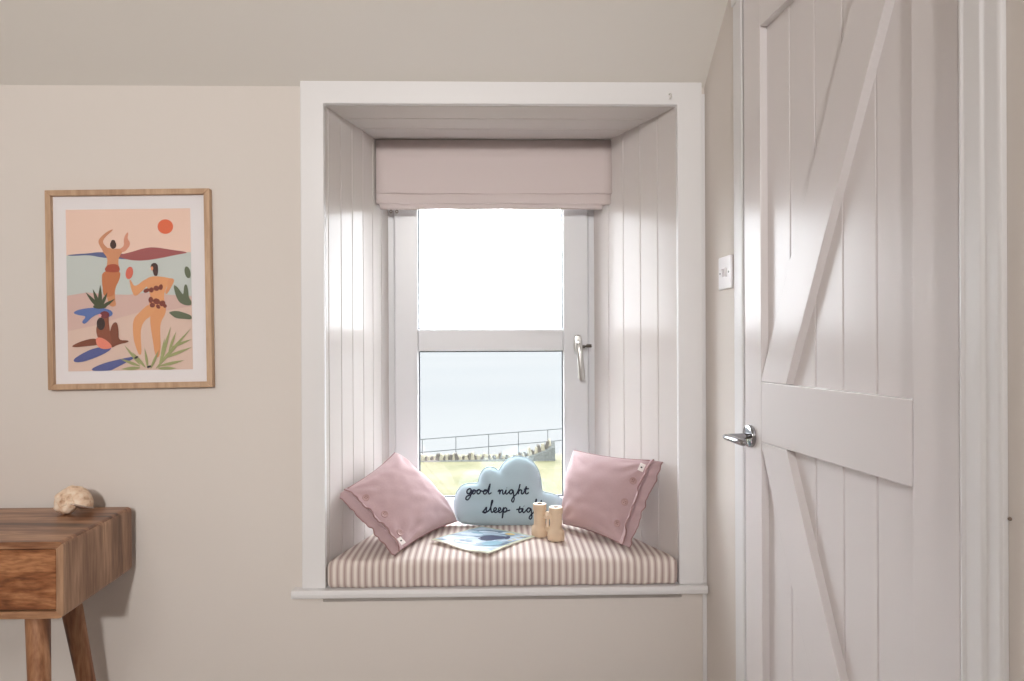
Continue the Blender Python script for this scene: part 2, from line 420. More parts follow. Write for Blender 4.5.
# local axes: +x toward hinge; local y: rotate90(x). Room side is local -y
M['door'] = mat('satin_door_paint', srgb(230, 225, 225), .25, spec=.22, bump=(30, .06, .003, (1, 1, .12)))
def dpart(name, bm, m=M['door'], parent=door, bev=.0015, smooth=False):
    o = link_mesh(name, bm, m, parent, smooth=smooth)
    if bev: bevel_mod(o, bev, 2)
    return o
RS = -1   # room side sign along local y
def dbox(bm, x0, x1, t0, t1, z0, z1): box(bm, x0, x1, min(RS*t0, RS*t1), max(RS*t0, RS*t1), z0-.01, z1-.01)
# boards, front face 16 mm behind the frame face (depth measured from frame face, negative = behind)
bm = bmesh.new()
prof = [(.01, -.0175)]
for g in (.1845, .2815, .3755, .474, .570): prof += [(g-.003, -.0175), (g, -.022), (g+.003, -.0175)]
prof += [(DW-.01, -.0175), (DW-.01, -.040), (.01, -.040)]
prism(bm, [(x, RS*t, .02) for x, t in prof], (0, 0, 1.98))
bm.normal_update(); bmesh.ops.triangulate(bm, faces=[f for f in bm.faces if len(f.verts) > 4])
dpart('door_boards', bm, bev=0)
ST0, ST1 = .0838, .5865
for x0, x1 in ((0, ST0), (ST1, DW)):
    bm = bmesh.new(); dbox(bm, x0, x1, 0, -.042, .01, 2.045); dpart('stile', bm)
bm = bmesh.new(); dbox(bm, ST0, ST1, 0, -.020, 1.931, 2.045); dpart('rail', bm)
bm = bmesh.new(); dbox(bm, ST0+.0005, .5848, .0005, -.020, .968, 1.1073); dpart('rail', bm)
bm = bmesh.new(); dbox(bm, ST0, ST1, 0, -.020, .02, .24); dpart('rail', bm)
def brace(q):
    bm = bmesh.new(); prism(bm, [(x, RS*0.0, z-.01) for x, z in q], (0, RS*-.0195, 0)); dpart('brace', bm, bev=.0015)
sl = 2.0
x_r = lambda z: .1946+(z-1.1078)/2.006
x_l = lambda z: .1165+(z-1.1816)/2.006
zl = 1.1816-(.1165-ST0)*2.006
brace([(ST0, 1.1078), (x_r(1.1078), 1.1078), (x_r(1.9), 1.9), (x_r(1.9), 1.93), (x_l(1.93), 1.93), (ST0, zl)])
y_r = lambda z: .1963+(.9658-z)/2.102
y_l = lambda z: .1278-.015+(.8934-z)/2.102
zl2 = .8934-(ST0-.1128)*2.102
brace([(ST0, .9675), (ST0, zl2), (y_l(.245), .245), (y_r(.245), .245), (y_r(.9675), .9675)])
# lever handle
hx, hz = .0315, .975
hd = empty('handle', (hx, 0, hz-.01)); hd.parent = door
RX = Matrix.Rotation(PI/2, 4, 'X')      # lathe axis -> -y (room side)
bm = bmesh.new(); lathe(bm, [(0, 0), (.0265, 0), (.0268, .006), (.0255, .009), (.019, .0105), (.0, .0105)], 40, RX); link_mesh('rose', bm, M['chrome'], hd)
bm = bmesh.new()
path = [(0, -.008, 0), (0, -.035, 0), (0, -.050, 0), (.003, -.060, 0), (.010, -.0665, .0005), (.022, -.069, .001), (.045, -.069, .001), (.075, -.068, 0), (.098, -.066, -.001), (.103, -.064, -.001), (.106, -.063, -.001)]
tube(bm, path, [.0088, .008, .008, .0082, .0085, .0088, .0088, .0088, .0086, .007, .0035], 18, flat=((0, 0, 1), .85))
link_mesh('lever', bm, M['chrome'], hd)

# light switch on the right wall
su = 1.829
R3 = Matrix((( -RD.x, RN.x*-1, 0, 0), (-RD.y, RN.y*-1, 0, 0), (0, 0, 1, 0), (0, 0, 0, 1)))
sw = empty('light_switch', rw(su, 0, 1.385)); sw.rotation_euler = (0, 0, math.atan2(-RD.y, -RD.x))
tag(sw, 'white plastic double light switch on the wall beside the plank door', 'light switch')
bm = bmesh.new(); rounded_box(bm, .044, .004, .044, .0035, 4, warp=lambda p: p+Vector((0, -.004, 0))); link_mesh('switch_plate', bm, M['plastic'], sw)
for dx in (-.0125, .0125):
    bm = bmesh.new(); rounded_box(bm, .0052, .0035, .0115, .001, 2, warp=lambda p: p+Vector((dx, -.0085-.0025*p.z/.0115, 0))); link_mesh('rocker', bm, M['plastic'], sw)
for dx in (-.030, .030):
    bm = bmesh.new(); lathe(bm, [(0, 0), (.0028, 0), (.0026, .0008), (0, .001)], 12, Matrix.Translation((dx, -.008, 0)) @ RX); link_mesh('screw', bm, M['grey_plastic'], sw)
# wall screw right of the door, cup hook on the window trim
bm = bmesh.new(); lathe(bm, [(0, 0), (.0022, 0), (.0025, .0015), (.0018, .003), (0, .0033)], 14, Matrix.Translation(rw(.8809, 0, .971)) @ Matrix.Rotation(math.radians(-90+math.degrees(math.atan2(RD.x, RD.y))), 4, 'Y'))
M['screw'] = mat('tarnished_screw', srgb(140, 124, 112), .5)
tag(link_mesh('wall_screw', bm, M['screw']), 'tiny brown screw head in the wall right of the door', 'screw')
bm = bmesh.new()
tube(bm, [(.501, -.019, 1.914), (.501, -.032, 1.914), (.503, -.038, 1.910), (.504, -.037, 1.903), (.5015, -.033, 1.899), (.499, -.031, 1.902)], .0016, 8)
tag(link_mesh('cup_hook', bm, M['pale_metal']), 'small pale cup hook screwed into the top right of the window trim', 'hook')

# ------------------------------------------------------------------ roman blind
bl = empty('roman_blind', (-.004, .33, 1.885))
tag(bl, 'pale pink fabric roman blind pulled up at the top of the window', 'blind')
BX0, BX1 = -.4005+.004, .392+.004
def strip(name, prof, x0=BX0, x1=BX1, th=.003, nseg=24, amp=.0012, m=None, ph=0):
    bm = bmesh.new(); rows = []
    for i in range(nseg+1):
        x = x0+(x1-x0)*i/nseg
        w = amp*math.sin(i*.9+ph)+amp*.8*math.sin(i*.37+ph*2)
        rows.append([bm.verts.new((x, y-.33-w*min(1, k/2), z-1.885+w*.6*(k > 1))) for k, (y, z) in enumerate(prof)])
    for a, b in zip(rows, rows[1:]):
        for k in range(len(prof)-1): bm.faces.new((a[k], a[k+1], b[k+1], b[k]))
    o = link_mesh(name, bm, m or M['blind'], bl)
    s = o.modifiers.new('thickness', 'SOLIDIFY'); s.thickness = th; s.offset = 0
    return o
bm = bmesh.new(); box(bm, BX0+.004, BX1-.004, .000, .030, -.03, -.001); link_mesh('headrail', bm, M['frame_white'], bl, smooth=False)
strip('fabric_panel', [(.318, 1.883), (.3165, 1.82), (.315, 1.76), (.3135, 1.715), (.3145, 1.704), (.320, 1.7015), (.330, 1.703), (.345, 1.712), (.352, 1.73)])
strip('fold', [(.335, 1.73), (.324, 1.712), (.3195, 1.70), (.3185, 1.685), (.3195, 1.672), (.324, 1.6695), (.332, 1.671), (.345, 1.68)], ph=1.3)
strip('fold', [(.342, 1.70), (.333, 1.685), (.328, 1.675), (.327, 1.663), (.329, 1.657), (.336, 1.655), (.350, 1.657), (.372, 1.663)], x0=BX0+.010, x1=BX1-.030, ph=2.2)
bm = bmesh.new(); box(bm, BX0+.006, BX1-.02, .004, .012, -.218, -.190); link_mesh('bottom_bar', bm, M['blind'], bl, smooth=False)
for x in (-.357, -.337):
    bm = bmesh.new(); tube(bm, [(x+.004+.004*math.cos(a*PI/6), .022, -.236+.005*math.sin(a*PI/6)) for a in range(13)], .0014, 6); link_mesh('cord_ring', bm, M['cord'], bl)

# ------------------------------------------------------------------ window seat cushion
CZ0, CZ1 = ZS+.0005, .579
cyc, chy = .1915, .2185
def cush_warp(p):
    a, b, c = p.x/.5, p.y/chy, (p.z)/((CZ1-CZ0)/2)
    y = cyc+p.y
    yy = max(0, min(WD-.012, y))
    l = LX0+(LX1-LX0)*yy/WD+.006; r = RX0+(RX1-RX0)*yy/WD-.006
    x = l+(r-l)*(p.x+.5)
    dome = .014*(1-abs(a)**4)*(1-abs(b)**4)*(.5+.5*c)
    bul = -.006*(1-abs(c)**2) if b < -.9 else 0
    w = .0018*math.sin(x*21)*(1-abs(b)**2)*(c > 0) + .0012*math.sin(x*55+1)*(b < -.8)
    return Vector((x, y+bul, (CZ0+CZ1)/2+p.z+dome+w))
bm = bmesh.new(); rounded_box(bm, .5, chy, (CZ1-CZ0)/2, .016, nx=60, ny=16, nz=4, warp=cush_warp)
cu = link_mesh('seat_cushion', bm, M['stripe'], angle=80)
tag(cu, 'long pink and cream striped seat cushion filling the window sill', 'cushion')

# ------------------------------------------------------------------ pillows
def pillow(name, c00, c10, c11, c01, T, base, label, seed=0, group=None, tagpos=(.8, -.8), btn=(-.6, 0, .6)):
    """flange and buttons along edge c00-c10 (t = -1)"""
    c00, c10, c11, c01 = (Vector(c) for c in (c00, c10, c11, c01))
    base = Vector(base)
    N = (c10-c00+c11-c01).cross(c01-c00+c11-c10).normalized()
    root = empty(name, base); tag(root, label, 'pillow', group)
    T0 = -.87
    def P(s, t):
        p = .07
        s2 = s*(1-p*(1-t*t)) if abs(t) <= 1 else s
        t2 = t*(1-p*(1-s*s)) if t > 0 else t*(1-.03*(1-s*s))
        a, b = (s2+1)/2, (t2+1)/2
        return c00*(1-a)*(1-b)+c10*a*(1-b)+c11*a*b+c01*(1-a)*b - base
    def H(s, t):
        tt = (t-T0)/(1-T0)*2-1
        if t <= T0: return 0
        e = max(0, (1-s*s))*max(0, (1-tt*tt))
        h = T*max(0, 1-s*s)**.42*max(0, 1-tt)**.42*max(0, 1+tt)**.95/1.14
        q = Vector((s*1.6+seed, t*1.6, seed))
        h *= 1+.10*noise.noise(q)
        h += .0035*noise.noise(q*3.1)*min(1, e*5)
        # gathers running in from the corners
        for cs, ct in ((-1, 1), (1, 1), (1, T0), (-1, T0)):
            d = math.hypot(s-cs, t-ct)
            ang = math.atan2(t-ct, s-cs)
            h += .0032*math.sin(ang*11+seed)*math.exp(-((d-.42)/.28)**2)*min(1, e*6)
        return h
    NS, NT = 44, 40
    bm = bmesh.new(); side = {}
    for sg in (1, -1):
        for i in range(NS+1):
            for j in range(NT+1):
                s = math.sin((i/NS-.5)*PI); tt = math.sin((j/NT-.5)*PI); t = T0+(1-T0)*(tt+1)/2
                edge = i in (0, NS) or j in (0, NT)
                if edge and (1, i, j) in side: side[(sg, i, j)] = side[(1, i, j)]; continue
                side[(sg, i, j)] = bm.verts.new(P(s, t)+N*sg*H(s, t))
        for i in range(NS):
            for j in range(NT):
                bm.faces.new([side[(sg, *q)] for q in ((i, j), (i+1, j), (i+1, j+1), (i, j+1))])
    link_mesh('pillow_cover', bm, M['pink'], root, angle=180)
    # open end: short buttoned front flap and a longer back flap
    def flap(sg, f, s):
        ph = .4 if sg > 0 else 2.1
        w = .011*noise.noise(Vector((s*3.2+seed, ph, 0)))+.006*noise.noise(Vector((s*8+seed, ph, 5)))
        te = (-.955+.022*noise.noise(Vector((s*5+seed, 9, ph)))) if sg > 0 else (-1.015+.024*noise.noise(Vector((s*4+seed, 3, ph))))
        t = T0+.01+(te-T0-.01)*f
        lift = .005+.016*f**.6*(1-s*s)**.5 if abs(s) < 1 else .005
        off = (lift+w*f) if sg > 0 else -(.002+.016*f*f)+w*f
        return P(s, t)+N*off
    bm = bmesh.new()
    for sg in (1, -1):
        rows = [[bm.verts.new(flap(sg, k/6, -1+2*i/60)) for k in range(7)] for i in range(61)]
        for a, b in zip(rows, rows[1:]):
            for k in range(6): bm.faces.new((a[k], b[k], b[k+1], a[k+1]))
    fl = link_mesh('flange', bm, M['pink'], root, angle=180, fix=False)
    so = fl.modifiers.new('thickness', 'SOLIDIFY'); so.thickness = .0028; so.offset = 0
    # piping along the three closed edges and the opening hems
    bm = bmesh.new()
    pts = [P(-1, t) for t in [T0+(1-T0)*i/20 for i in range(21)]]+[P(-1+2*i/24, 1) for i in range(1, 25)]+[P(1, 1-(1-T0)*i/20) for i in range(1, 21)]
    tube(bm, pts, .0028, 6)
    link_mesh('piping', bm, M['pink_dark'], root)
    for sg in (1, -1):
        bm = bmesh.new(); tube(bm, [flap(sg, 1, -1+2*i/60) for i in range(61)], .0022, 6); link_mesh('hem', bm, M['pink_dark'], root)
    # buttons
    def frame(s, t):
        e = .03
        g = lambda a, b: P(a, b)+N*H(a, b)
        p0 = g(s, t); du = g(s+e, t)-g(s-e, t); dv = g(s, t+e)-g(s, t-e)
        n = du.cross(dv).normalized()
        if n.dot(N) < 0: n = -n
        p0 = p0+n*.0008
        x = du.normalized(); y = n.cross(x)
        return Matrix((( x.x, y.x, n.x, p0.x), (x.y, y.y, n.y, p0.y), (x.z, y.z, n.z, p0.z), (0, 0, 0, 1)))
    for s in btn:
        bm = bmesh.new(); Mx = frame(s, -.70)
        lathe(bm, [(0, 0), (.0105, 0), (.0115, .0015), (.0112, .0032), (.0095, .0036), (.0082, .0026), (.0, .0022)], 24, Mx)
        for dx, dy in ((.0025, .0025), (-.0025, .0025), (.0025, -.0025), (-.0025, -.0025)):
            lathe(bm, [(0, .0021), (.0013, .0027), (0, .0028)], 8, Mx @ Matrix.Translation((dx, dy, 0)), mi=1)
        link_mesh('button', bm, [M['button'], M['hole']], root)
    bm = bmesh.new(); Mx = frame(*tagpos)
    rounded_box(bm, .012, .009, .0008, .0007, 3, warp=lambda p: Mx @ (p+Vector((0, 0, .003+.002*math.sin(p.x*200)))))
    lathe(bm, [(0, .0036), (.0032, .0042), (0, .0046)], 12, Mx, mi=1)
    link_mesh('fabric_label', bm, [M['label'], M['label_dot']], root)
    return root
# leaning in the left corner
pillow('pillow', (-.466, .072, .757), (-.286, -.004, .600), (-.137, .312, .604), (-.340, .302, .836), .072, (-.25, .10, .592),
       'dusty pink buttoned pillow tipped on its corner against the left panelling', 1.0, 'pink buttoned pillows', tagpos=(.84, -.80), btn=(-.53, .08, .66))
pillow('pillow', (.376, .018, .602), (.484, .055, .846), (.262, .330, .835), (.217, .262, .606), .068, (.30, .13, .592),
       'dusty pink buttoned pillow leaning on the right panelling behind the wooden binoculars', 4.0, 'pink buttoned pillows', tagpos=(.80, -.76), btn=(-.60, -.08, .46))

# ------------------------------------------------------------------ cloud cushion
K = .000448
CO = [(150, 545), (130, 515), (118, 470), (112, 420), (116, 370), (128, 330), (148, 298), (175, 275), (215, 265), (255, 264), (292, 262), (296, 228), (308, 190), (330, 160), (360, 145), (395, 145), (425, 158), (445, 178), (458, 148), (485, 112), (520, 85), (560, 70), (605, 68), (650, 78), (692, 100), (725, 138), (748, 185), (760, 240), (764, 300), (768, 328), (800, 338), (845, 346), (885, 362), (918, 392), (936, 435), (938, 480), (925, 525), (898, 556), (850, 572), (760, 580), (640, 582), (500, 580), (380, 574), (280, 568), (190, 560)]
def cl(p): return Vector(((p[0]-512)*K, (583-p[1])*K))
poly = [cl(p) for p in CO]
def smooth_poly(pl, it=2):
    for _ in range(it):
        q = []
        for i in range(len(pl)):
            a, b = pl[i], pl[(i+1) % len(pl)]
            q += [a*.75+b*.25, a*.25+b*.75]
        pl = q
    return pl
poly = smooth_poly(poly, 2)
def inside(p):
    c = False; n = len(poly); j = n-1
    for i in range(n):
        a, b = poly[i], poly[j]
        if (a.y > p.y) != (b.y > p.y) and p.x < (b.x-a.x)*(p.y-a.y)/(b.y-a.y)+a.x: c = not c
        j = i
    return c
def dist(p):
    best = 1e9
    for i in range(len(poly)):
        a, b = poly[i], poly[(i+1) % len(poly)]; ab = b-a
        t = max(0, min(1, (p-a).dot(ab)/max(ab.length_squared, 1e-12))); best = min(best, (p-a-ab*t).length)
    return best
def cloud_h(p):
    d = dist(p); R = .075
    q = min(1, d/R)
    return .038*math.sqrt(max(0, 1-(1-q)**2))*(1+.10*noise.noise(Vector((p.x*14, p.y*14, 3))))
cloud = empty('cloud_cushion', (.036, .305, .5865)); cloud.rotation_euler = (math.radians(-5), 0, 0)
tag(cloud, 'pale blue knitted cloud cushion with navy handwritten lettering against the window', 'cushion')
pts = list(poly); nb = len(pts)
x0, x1 = min(p.x for p in poly), max(p.x for p in poly); y0, y1 = min(p.y for p in poly), max(p.y for p in poly)
stp = .0065; iy = 0; y = y0
while y < y1:
    x = x0+(stp/2 if iy % 2 else 0)
    while x < x1:
        p = Vector((x, y))
        if inside(p) and dist(p) > stp*.35: pts.append(p)
        x += stp
    y += stp*.87; iy += 1
ov, oe, of, *_ = delaunay_2d_cdt(pts, [(i, (i+1) % nb) for i in range(nb)], [], 1, 1e-7)
bm = bmesh.new()
front = [bm.verts.new((v.x, -cloud_h(v), v.y)) for v in ov]
back = [front[i] if i < nb else bm.verts.new((v.x, cloud_h(v)*.75, v.y)) for i, v in enumerate(ov)]
for f in of:
    try: bm.faces.new([front[i] for i in f]); bm.faces.new([back[i] for i in reversed(f)])
    except ValueError: pass
link_mesh('cloud_cover', bm, M['knit'], cloud, angle=180)
bm = bmesh.new(); pp = [(p.x, 0, p.y) for p in poly]; tube(bm, pp+[pp[0]], .0022, 6); link_mesh('seam', bm, M['knit'], cloud)
WORDS = {'lettering': [
    [[(238, 300), (225, 297), (211, 307), (208, 321), (218, 331), (232, 324), (240, 303), (239, 330), (231, 355), (215, 373), (201, 369), (206, 352), (226, 341), (246, 330), (262, 306), (250, 309), (246, 322), (256, 333), (268, 325), (269, 311), (262, 304), (276, 311), (290, 308), (300, 303), (288, 306), (282, 320), (290, 333), (304, 326), (308, 311), (300, 304), (316, 313), (332, 314), (356, 308), (343, 303), (331, 315), (332, 330), (345, 333), (358, 318), (370, 286), (380, 260), (375, 290), (368, 320), (374, 333), (390, 322)]],
    [[(437, 316), (450, 304), (451, 335), (452, 320), (463, 305), (473, 309), (472, 328), (480, 334), (489, 322), (498, 304), (494, 326), (502, 334), (516, 322), (530, 306), (548, 306), (534, 303), (523, 315), (526, 331), (540, 329), (550, 308), (553, 345), (557, 372), (549, 392), (538, 381), (550, 356), (574, 333), (592, 296), (601, 262), (595, 285), (588, 335), (590, 318), (602, 304), (612, 308), (610, 327), (618, 334), (632, 318), (648, 280), (641, 314), (642, 331), (652, 334), (665, 325)],
     [(630, 301), (666, 297)], [(502, 288), (503, 290)]],
    [[(322, 466), (344, 440), (353, 428), (351, 448), (353, 461), (342, 470), (331, 466), (352, 464), (374, 448), (391, 408), (399, 382), (391, 384), (385, 428), (389, 464), (404, 461), (424, 448), (424, 436), (412, 435), (406, 452), (416, 468), (435, 461), (456, 448), (456, 436), (446, 435), (440, 452), (448, 468), (466, 459), (480, 432), (475, 478), (468, 510), (477, 450), (492, 434), (502, 444), (496, 462), (483, 465), (505, 456), (527, 450)]],
    [[(600, 424), (591, 454), (595, 469), (608, 464), (622, 440), (619, 461), (628, 470), (642, 456), (660, 438), (678, 441), (662, 436), (651, 449), (654, 465), (668, 464), (680, 442), (685, 480), (687, 505), (677, 520), (667, 509), (681, 486), (704, 463), (716, 420), (722, 374), (714, 400), (710, 470), (712, 452), (726, 438), (734, 446), (732, 462), (742, 468), (752, 440), (758, 384), (752, 436), (754, 464), (768, 462)],
     [(572, 447), (624, 440)], [(629, 421), (630, 423)], [(740, 412), (772, 406)]]]}
def spline(pl, n=5):
    out = []
    for i in range(len(pl)-1):
        p0, p1, p2, p3 = pl[max(i-1, 0)], pl[i], pl[i+1], pl[min(i+2, len(pl)-1)]
        for k in range(n):
            t = k/n
            out.append(.5*((2*p1)+(-p0+p2)*t+(2*p0-5*p1+4*p2-p3)*t*t+(-p0+3*p1-3*p2+p3)*t*t*t))
    out.append(pl[-1]); return out
for word in WORDS['lettering']:
    bm = bmesh.new()
    for st in word:
        sp = spline([cl(p) for p in st])
        tube(bm, [(p.x, -cloud_h(p)-.0006, p.y) for p in sp],   .0024 if len(st) > 2 or abs(st[0][0]-st[1][0]) > 5 else .0028, 6)
    link_mesh('lettering', bm, M['thread'], cloud)['label'] = 'navy stitched word'

# ------------------------------------------------------------------ magazine
def mag_mat():
    m = bpy.data.materials.new('magazine_cover'); m.use_nodes = True
    nt = m.node_tree; b = nt.nodes['Principled BSDF']; b.inputs['Roughness'].default_value = .3
    tc = nt.nodes.new('ShaderNodeTexCoord'); mp = nt.nodes.new('ShaderNodeMapping'); mp.inputs['Scale'].default_value = (6, 16, 1); mp.inputs['Rotation'].default_value = (0, 0, -.5)
    n = nt.nodes.new('ShaderNodeTexNoise'); n.inputs['Scale'].default_value = 1.6; n.inputs['Detail'].default_value = 5; n.inputs['Distortion'].default_value = .8
    r = ramp(nt, [(.30, srgb(60, 66, 92)), (.40, srgb(105, 128, 150)), (.48, srgb(172, 190, 205)), (.56, srgb(205, 218, 230)), (.64, srgb(150, 172, 190)), (.74, srgb(214, 200, 140))])
    L = nt.links.new; L(tc.outputs['Object'], mp.inputs[0]); L(mp.outputs[0], n.inputs['Vector']); L(n.outputs['Fac'], r.inputs[0]); L(r.outputs[0], b.inputs['Base Color'])
    return m
M['mag'] = mag_mat()
M['mag_edge'] = mat('magazine_border', srgb(196, 200, 170), .4)
M['paper'] = mat('magazine_paper', srgb(228, 224, 214), .7)
M['mag_blue'] = mat('cover_blue', srgb(132, 172, 190), .35)
M['mag_navy'] = mat('cover_navy', srgb(52, 56, 88), .35)
M['mag_gold'] = mat('cover_gold', srgb(216, 190, 110), .35)
M['mag_pale'] = mat('cover_white', srgb(222, 230, 240), .35)
mL, mF, mR = Vector((-.2004, .098, 0)), Vector((-.0275, -.012, 0)), Vector((.116, .142, 0))
mB = mL+mR-mF+Vector((.005, .012, 0))
mag = empty('magazine', (-.04, .13, .59)); tag(mag, 'glossy magazine with a blue and grey cover lying flat on the striped cushion', 'magazine')
def cush_top(x, y):
    b = (y-cyc)/chy; a = (x-(LX0+RX0)/2)/.5
    return CZ1+.014*(1-min(1, abs(a))**4)*(1-min(1, abs(b))**4)
def mq(u, v, h=0):
    """u along left->front edge, v from that edge to the back"""
    p = mL*(1-u)*(1-v)+mF*u*(1-v)+mR*u*v+mB*(1-u)*v
    wave = .0045*(1-v)*math.sin(u*2*PI*1.0+.9)*(1 if u < .8 else (1-u)/.2)+.0035*(1-v)
    z = cush_top(p.x, max(p.y, .012))+.0022+h+max(-.001, wave)
    return Vector((p.x, p.y, z))-Vector((-.04, .13, .59))
def sheet(bm, u0, u1, v0, v1, h, n=16, mi=0):
    g = [[bm.verts.new(mq(u0+(u1-u0)*i/n, v0+(v1-v0)*j/n, h)) for j in range(n+1)] for i in range(n+1)]
    for i in range(n):
        for j in range(n): f = bm.faces.new((g[i][j], g[i+1][j], g[i+1][j+1], g[i][j+1])); f.material_index = mi
    return g
bm = bmesh.new(); a = sheet(bm, 0, 1, 0, 1, 0); b = sheet(bm, 0, 1, 0, 1, .0035)
n = 16
per = [(i, 0) for i in range(n)]+[(n, j) for j in range(n)]+[(i, n) for i in range(n, 0, -1)]+[(0, j) for j in range(n, 0, -1)]
for q, w in zip(per, per[1:]+per[:1]): bm.faces.new((a[q[0]][q[1]], a[w[0]][w[1]], b[w[0]][w[1]], b[q[0]][q[1]]))
link_mesh('pages', bm, M['paper'], mag, angle=40)
bm = bmesh.new(); sheet(bm, -.004, 1.004, -.004, 1.004, .0042, mi=0); sheet(bm, .03, .965, .035, .965, .0046, mi=1)
def blob(pts, h, mi):
    pl = smooth_poly([Vector(p) for p in pts], 2); bmv = [bm.verts.new(mq(p.x, p.y, h)) for p in pl]
    f = bm.faces.new(bmv); f.material_index = mi
blob([(.62, .28), (.78, .22), (.90, .30), (.92, .42), (.80, .50), (.66, .44)], .0052, 2)
blob([(.40, .46), (.52, .40), (.66, .44), (.70, .56), (.78, .66), (.68, .76), (.58, .68), (.46, .70)], .0050, 3)
blob([(.70, .66), (.82, .60), (.80, .72), (.70, .80)], .0051, 3)
for q in range(4): blob([(.86, .56+.09*q), (.925, .57+.09*q), (.925, .60+.09*q), (.86, .60+.09*q)], .0050, 4)
blob([(.56, .84), (.70, .82), (.76, .90), (.60, .93)], .0050, 4)
for (u0, v0, u1, v1, w_) in ((.08, .12, .34, .30, .05), (.30, .14, .58, .24, .03), (.26, .34, .50, .50, .025), (.12, .44, .36, .62, .035), (.46, .30, .62, .40, .02), (.20, .72, .46, .84, .03)):
    blob([(u0, v0), (u0+w_, v0-w_*.6), (u1, v1-w_*.4), (u1+w_*.4, v1), (u1-w_*.5, v1+w_*.6), (u0+w_*.3, v0+w_*.8)], .0052, 5)
blob([(.16, .58), (.30, .60), (.36, .68), (.18, .68)], .0051, 2)
link_mesh('cover', bm, [M['mag_edge'], M['mag'], M['mag_blue'], M['mag_navy'], M['mag_gold'], M['mag_pale']], mag, angle=40, fix=False)

# ------------------------------------------------------------------ toy binoculars
bz = .594
bino = empty('toy_binoculars', (.157, .143, bz)); bino.scale = (1, 1, .95); tag(bino, 'pale wooden toy binoculars standing upright on the striped cushion', 'binoculars')
for x, y in ((.1335, .172), (.1805, .126)):
    lx, ly = x-.157, y-.150
    T = Matrix.Translation((lx, ly, 0))
    bm = bmesh.new()
    lathe(bm, [(.021, 0), (.0255, .001), (.0262, .004), (.0262, .026), (.0245, .031), (.0200, .036), (.0188, .042), (.0186, .084), (.0186, .086)], 36, T)
    br = link_mesh('barrel', bm, M['birch'], bino)
    bm = bmesh.new()
    lathe(bm, [(.0186, .086), (.0208, .0865), (.0212, .088), (.0212, .1045), (.0205, .106)], 36, T, cap=False)
    lathe(bm, [(.0205, .106), (.0085, .1064), (.0082, .1055)], 36, T, mi=1, cap=False)
    lathe(bm, [(.0082, .1055), (.0078, .102), (.0, .102)], 36, T, mi=2, cap=False)
    link_mesh('eyepiece', bm, [M['birch'], M['birch_top'], M['dark']], br, fix=False)
ang = math.atan2(-.046, .047)
for z0, z1 in ((.022, .036), (.062, .074)):
    bm = bmesh.new(); rounded_box(bm, .016, .007, (z1-z0)/2, .003, 2, warp=lambda p: Matrix.Rotation(ang, 3, 'Z') @ p+Vector((0, 0, (z0+z1)/2)))
    link_mesh('bridge', bm, M['birch'], bino)
bm = bmesh.new(); lathe(bm, [(0, .030), (.0045, .030), (.0045, .064), (.0068, .066), (.0072, .072), (.0072, .082), (.0055, .085), (0, .0855)], 20); link_mesh('focus_knob', bm, M['birch_top'], bino)

# ------------------------------------------------------------------ framed print
pic = empty('framed_print', (-1.041, -.002, 1.358), (0, math.radians(-.75), 0))
tag(pic, 'beach illustration print in a light oak frame hanging left of the window', 'framed print')
PW, PH, FW, FT = .4605, .565, .0160, .020
def pbox(bm, x0, x1, z0, z1, y0, y1, mi=0): box(bm, x0, x1, y0, y1, z0, z1, mi)
bm = bmesh.new()
O = [(-PW/2, -PH/2), (PW/2, -PH/2), (PW/2, PH/2), (-PW/2, PH/2)]; I = [(-PW/2+FW, -PH/2+FW), (PW/2-FW, -PH/2+FW), (PW/2-FW, PH/2-FW), (-PW/2+FW, PH/2-FW)]
for i in range(4):
    j = (i+1) % 4
    q = [O[i], O[j], I[j], I[i]]
    a = [bm.verts.new((x, -FT, z)) for x, z in q]; b = [bm.verts.new((x, 0, z)) for x, z in q]
    bm.faces.new(a); bm.faces.new(b[::-1])
    for k in range(4): bm.faces.new((a[k], b[k], b[(k+1) % 4], a[(k+1) % 4]))
bevel_mod(link_mesh('frame', bm, M['oak'], pic, smooth=False), .0015, 2)
bm = bmesh.new(); pbox(bm, -PW/2+FW, PW/2-FW, -PH/2+FW, PH/2-FW, -.008, -.004); link_mesh('mount', bm, M['mount'], pic, smooth=False)
bm = bmesh.new(); pbox(bm, -PW/2+FW, PW/2-FW, -PH/2+FW, PH/2-FW, -.0145, -.0130); link_mesh('glazing', bm, M['glazing'], pic, smooth=False)
ART = {}
def ink(r, g, b):
    k = (r, g, b)
    if k not in ART: ART[k] = mat('ink_%d' % len(ART), srgb(r, g, b), .75)
    return k
bm_art = bmesh.new(); art_order = []; layer = [0]
AX0, AX1, AZ0, AZ1 = -.1790, .1715, -.2310, .2285
def art_pt(p): return ((p[0]-25)/475*(AX1-AX0)+AX0, (645-p[1])/615*(AZ1-AZ0)+AZ0)
def art(col, pts, sm=2):
    key = ink(*col)
    if key not in art_order: art_order.append(key)
    pl = [Vector(p) for p in pts]
    if sm: pl = smooth_poly(pl, sm)
    pl = [Vector((max(25, min(500, p.x)), max(30, min(645, p.y)))) for p in pl]
    layer[0] += 1
    vs = []
    for p in pl:
        x, z = art_pt(p); vs.append(bm_art.verts.new((x, -.0083-.00004*layer[0], z)))
    f = bm_art.faces.new(vs); f.material_index = art_order.index(key)
    f.normal_update()
    if f.normal.y > 0: f.normal_flip()
def ell(col, cx, cy, rx, ry, ang=0):
    c, s = math.cos(ang), math.sin(ang)
    art(col, [(cx+rx*math.cos(a)*c-ry*math.sin(a)*s, cy+rx*math.cos(a)*s+ry*math.sin(a)*c) for a in [2*PI*k/20 for k in range(20)]], 0)
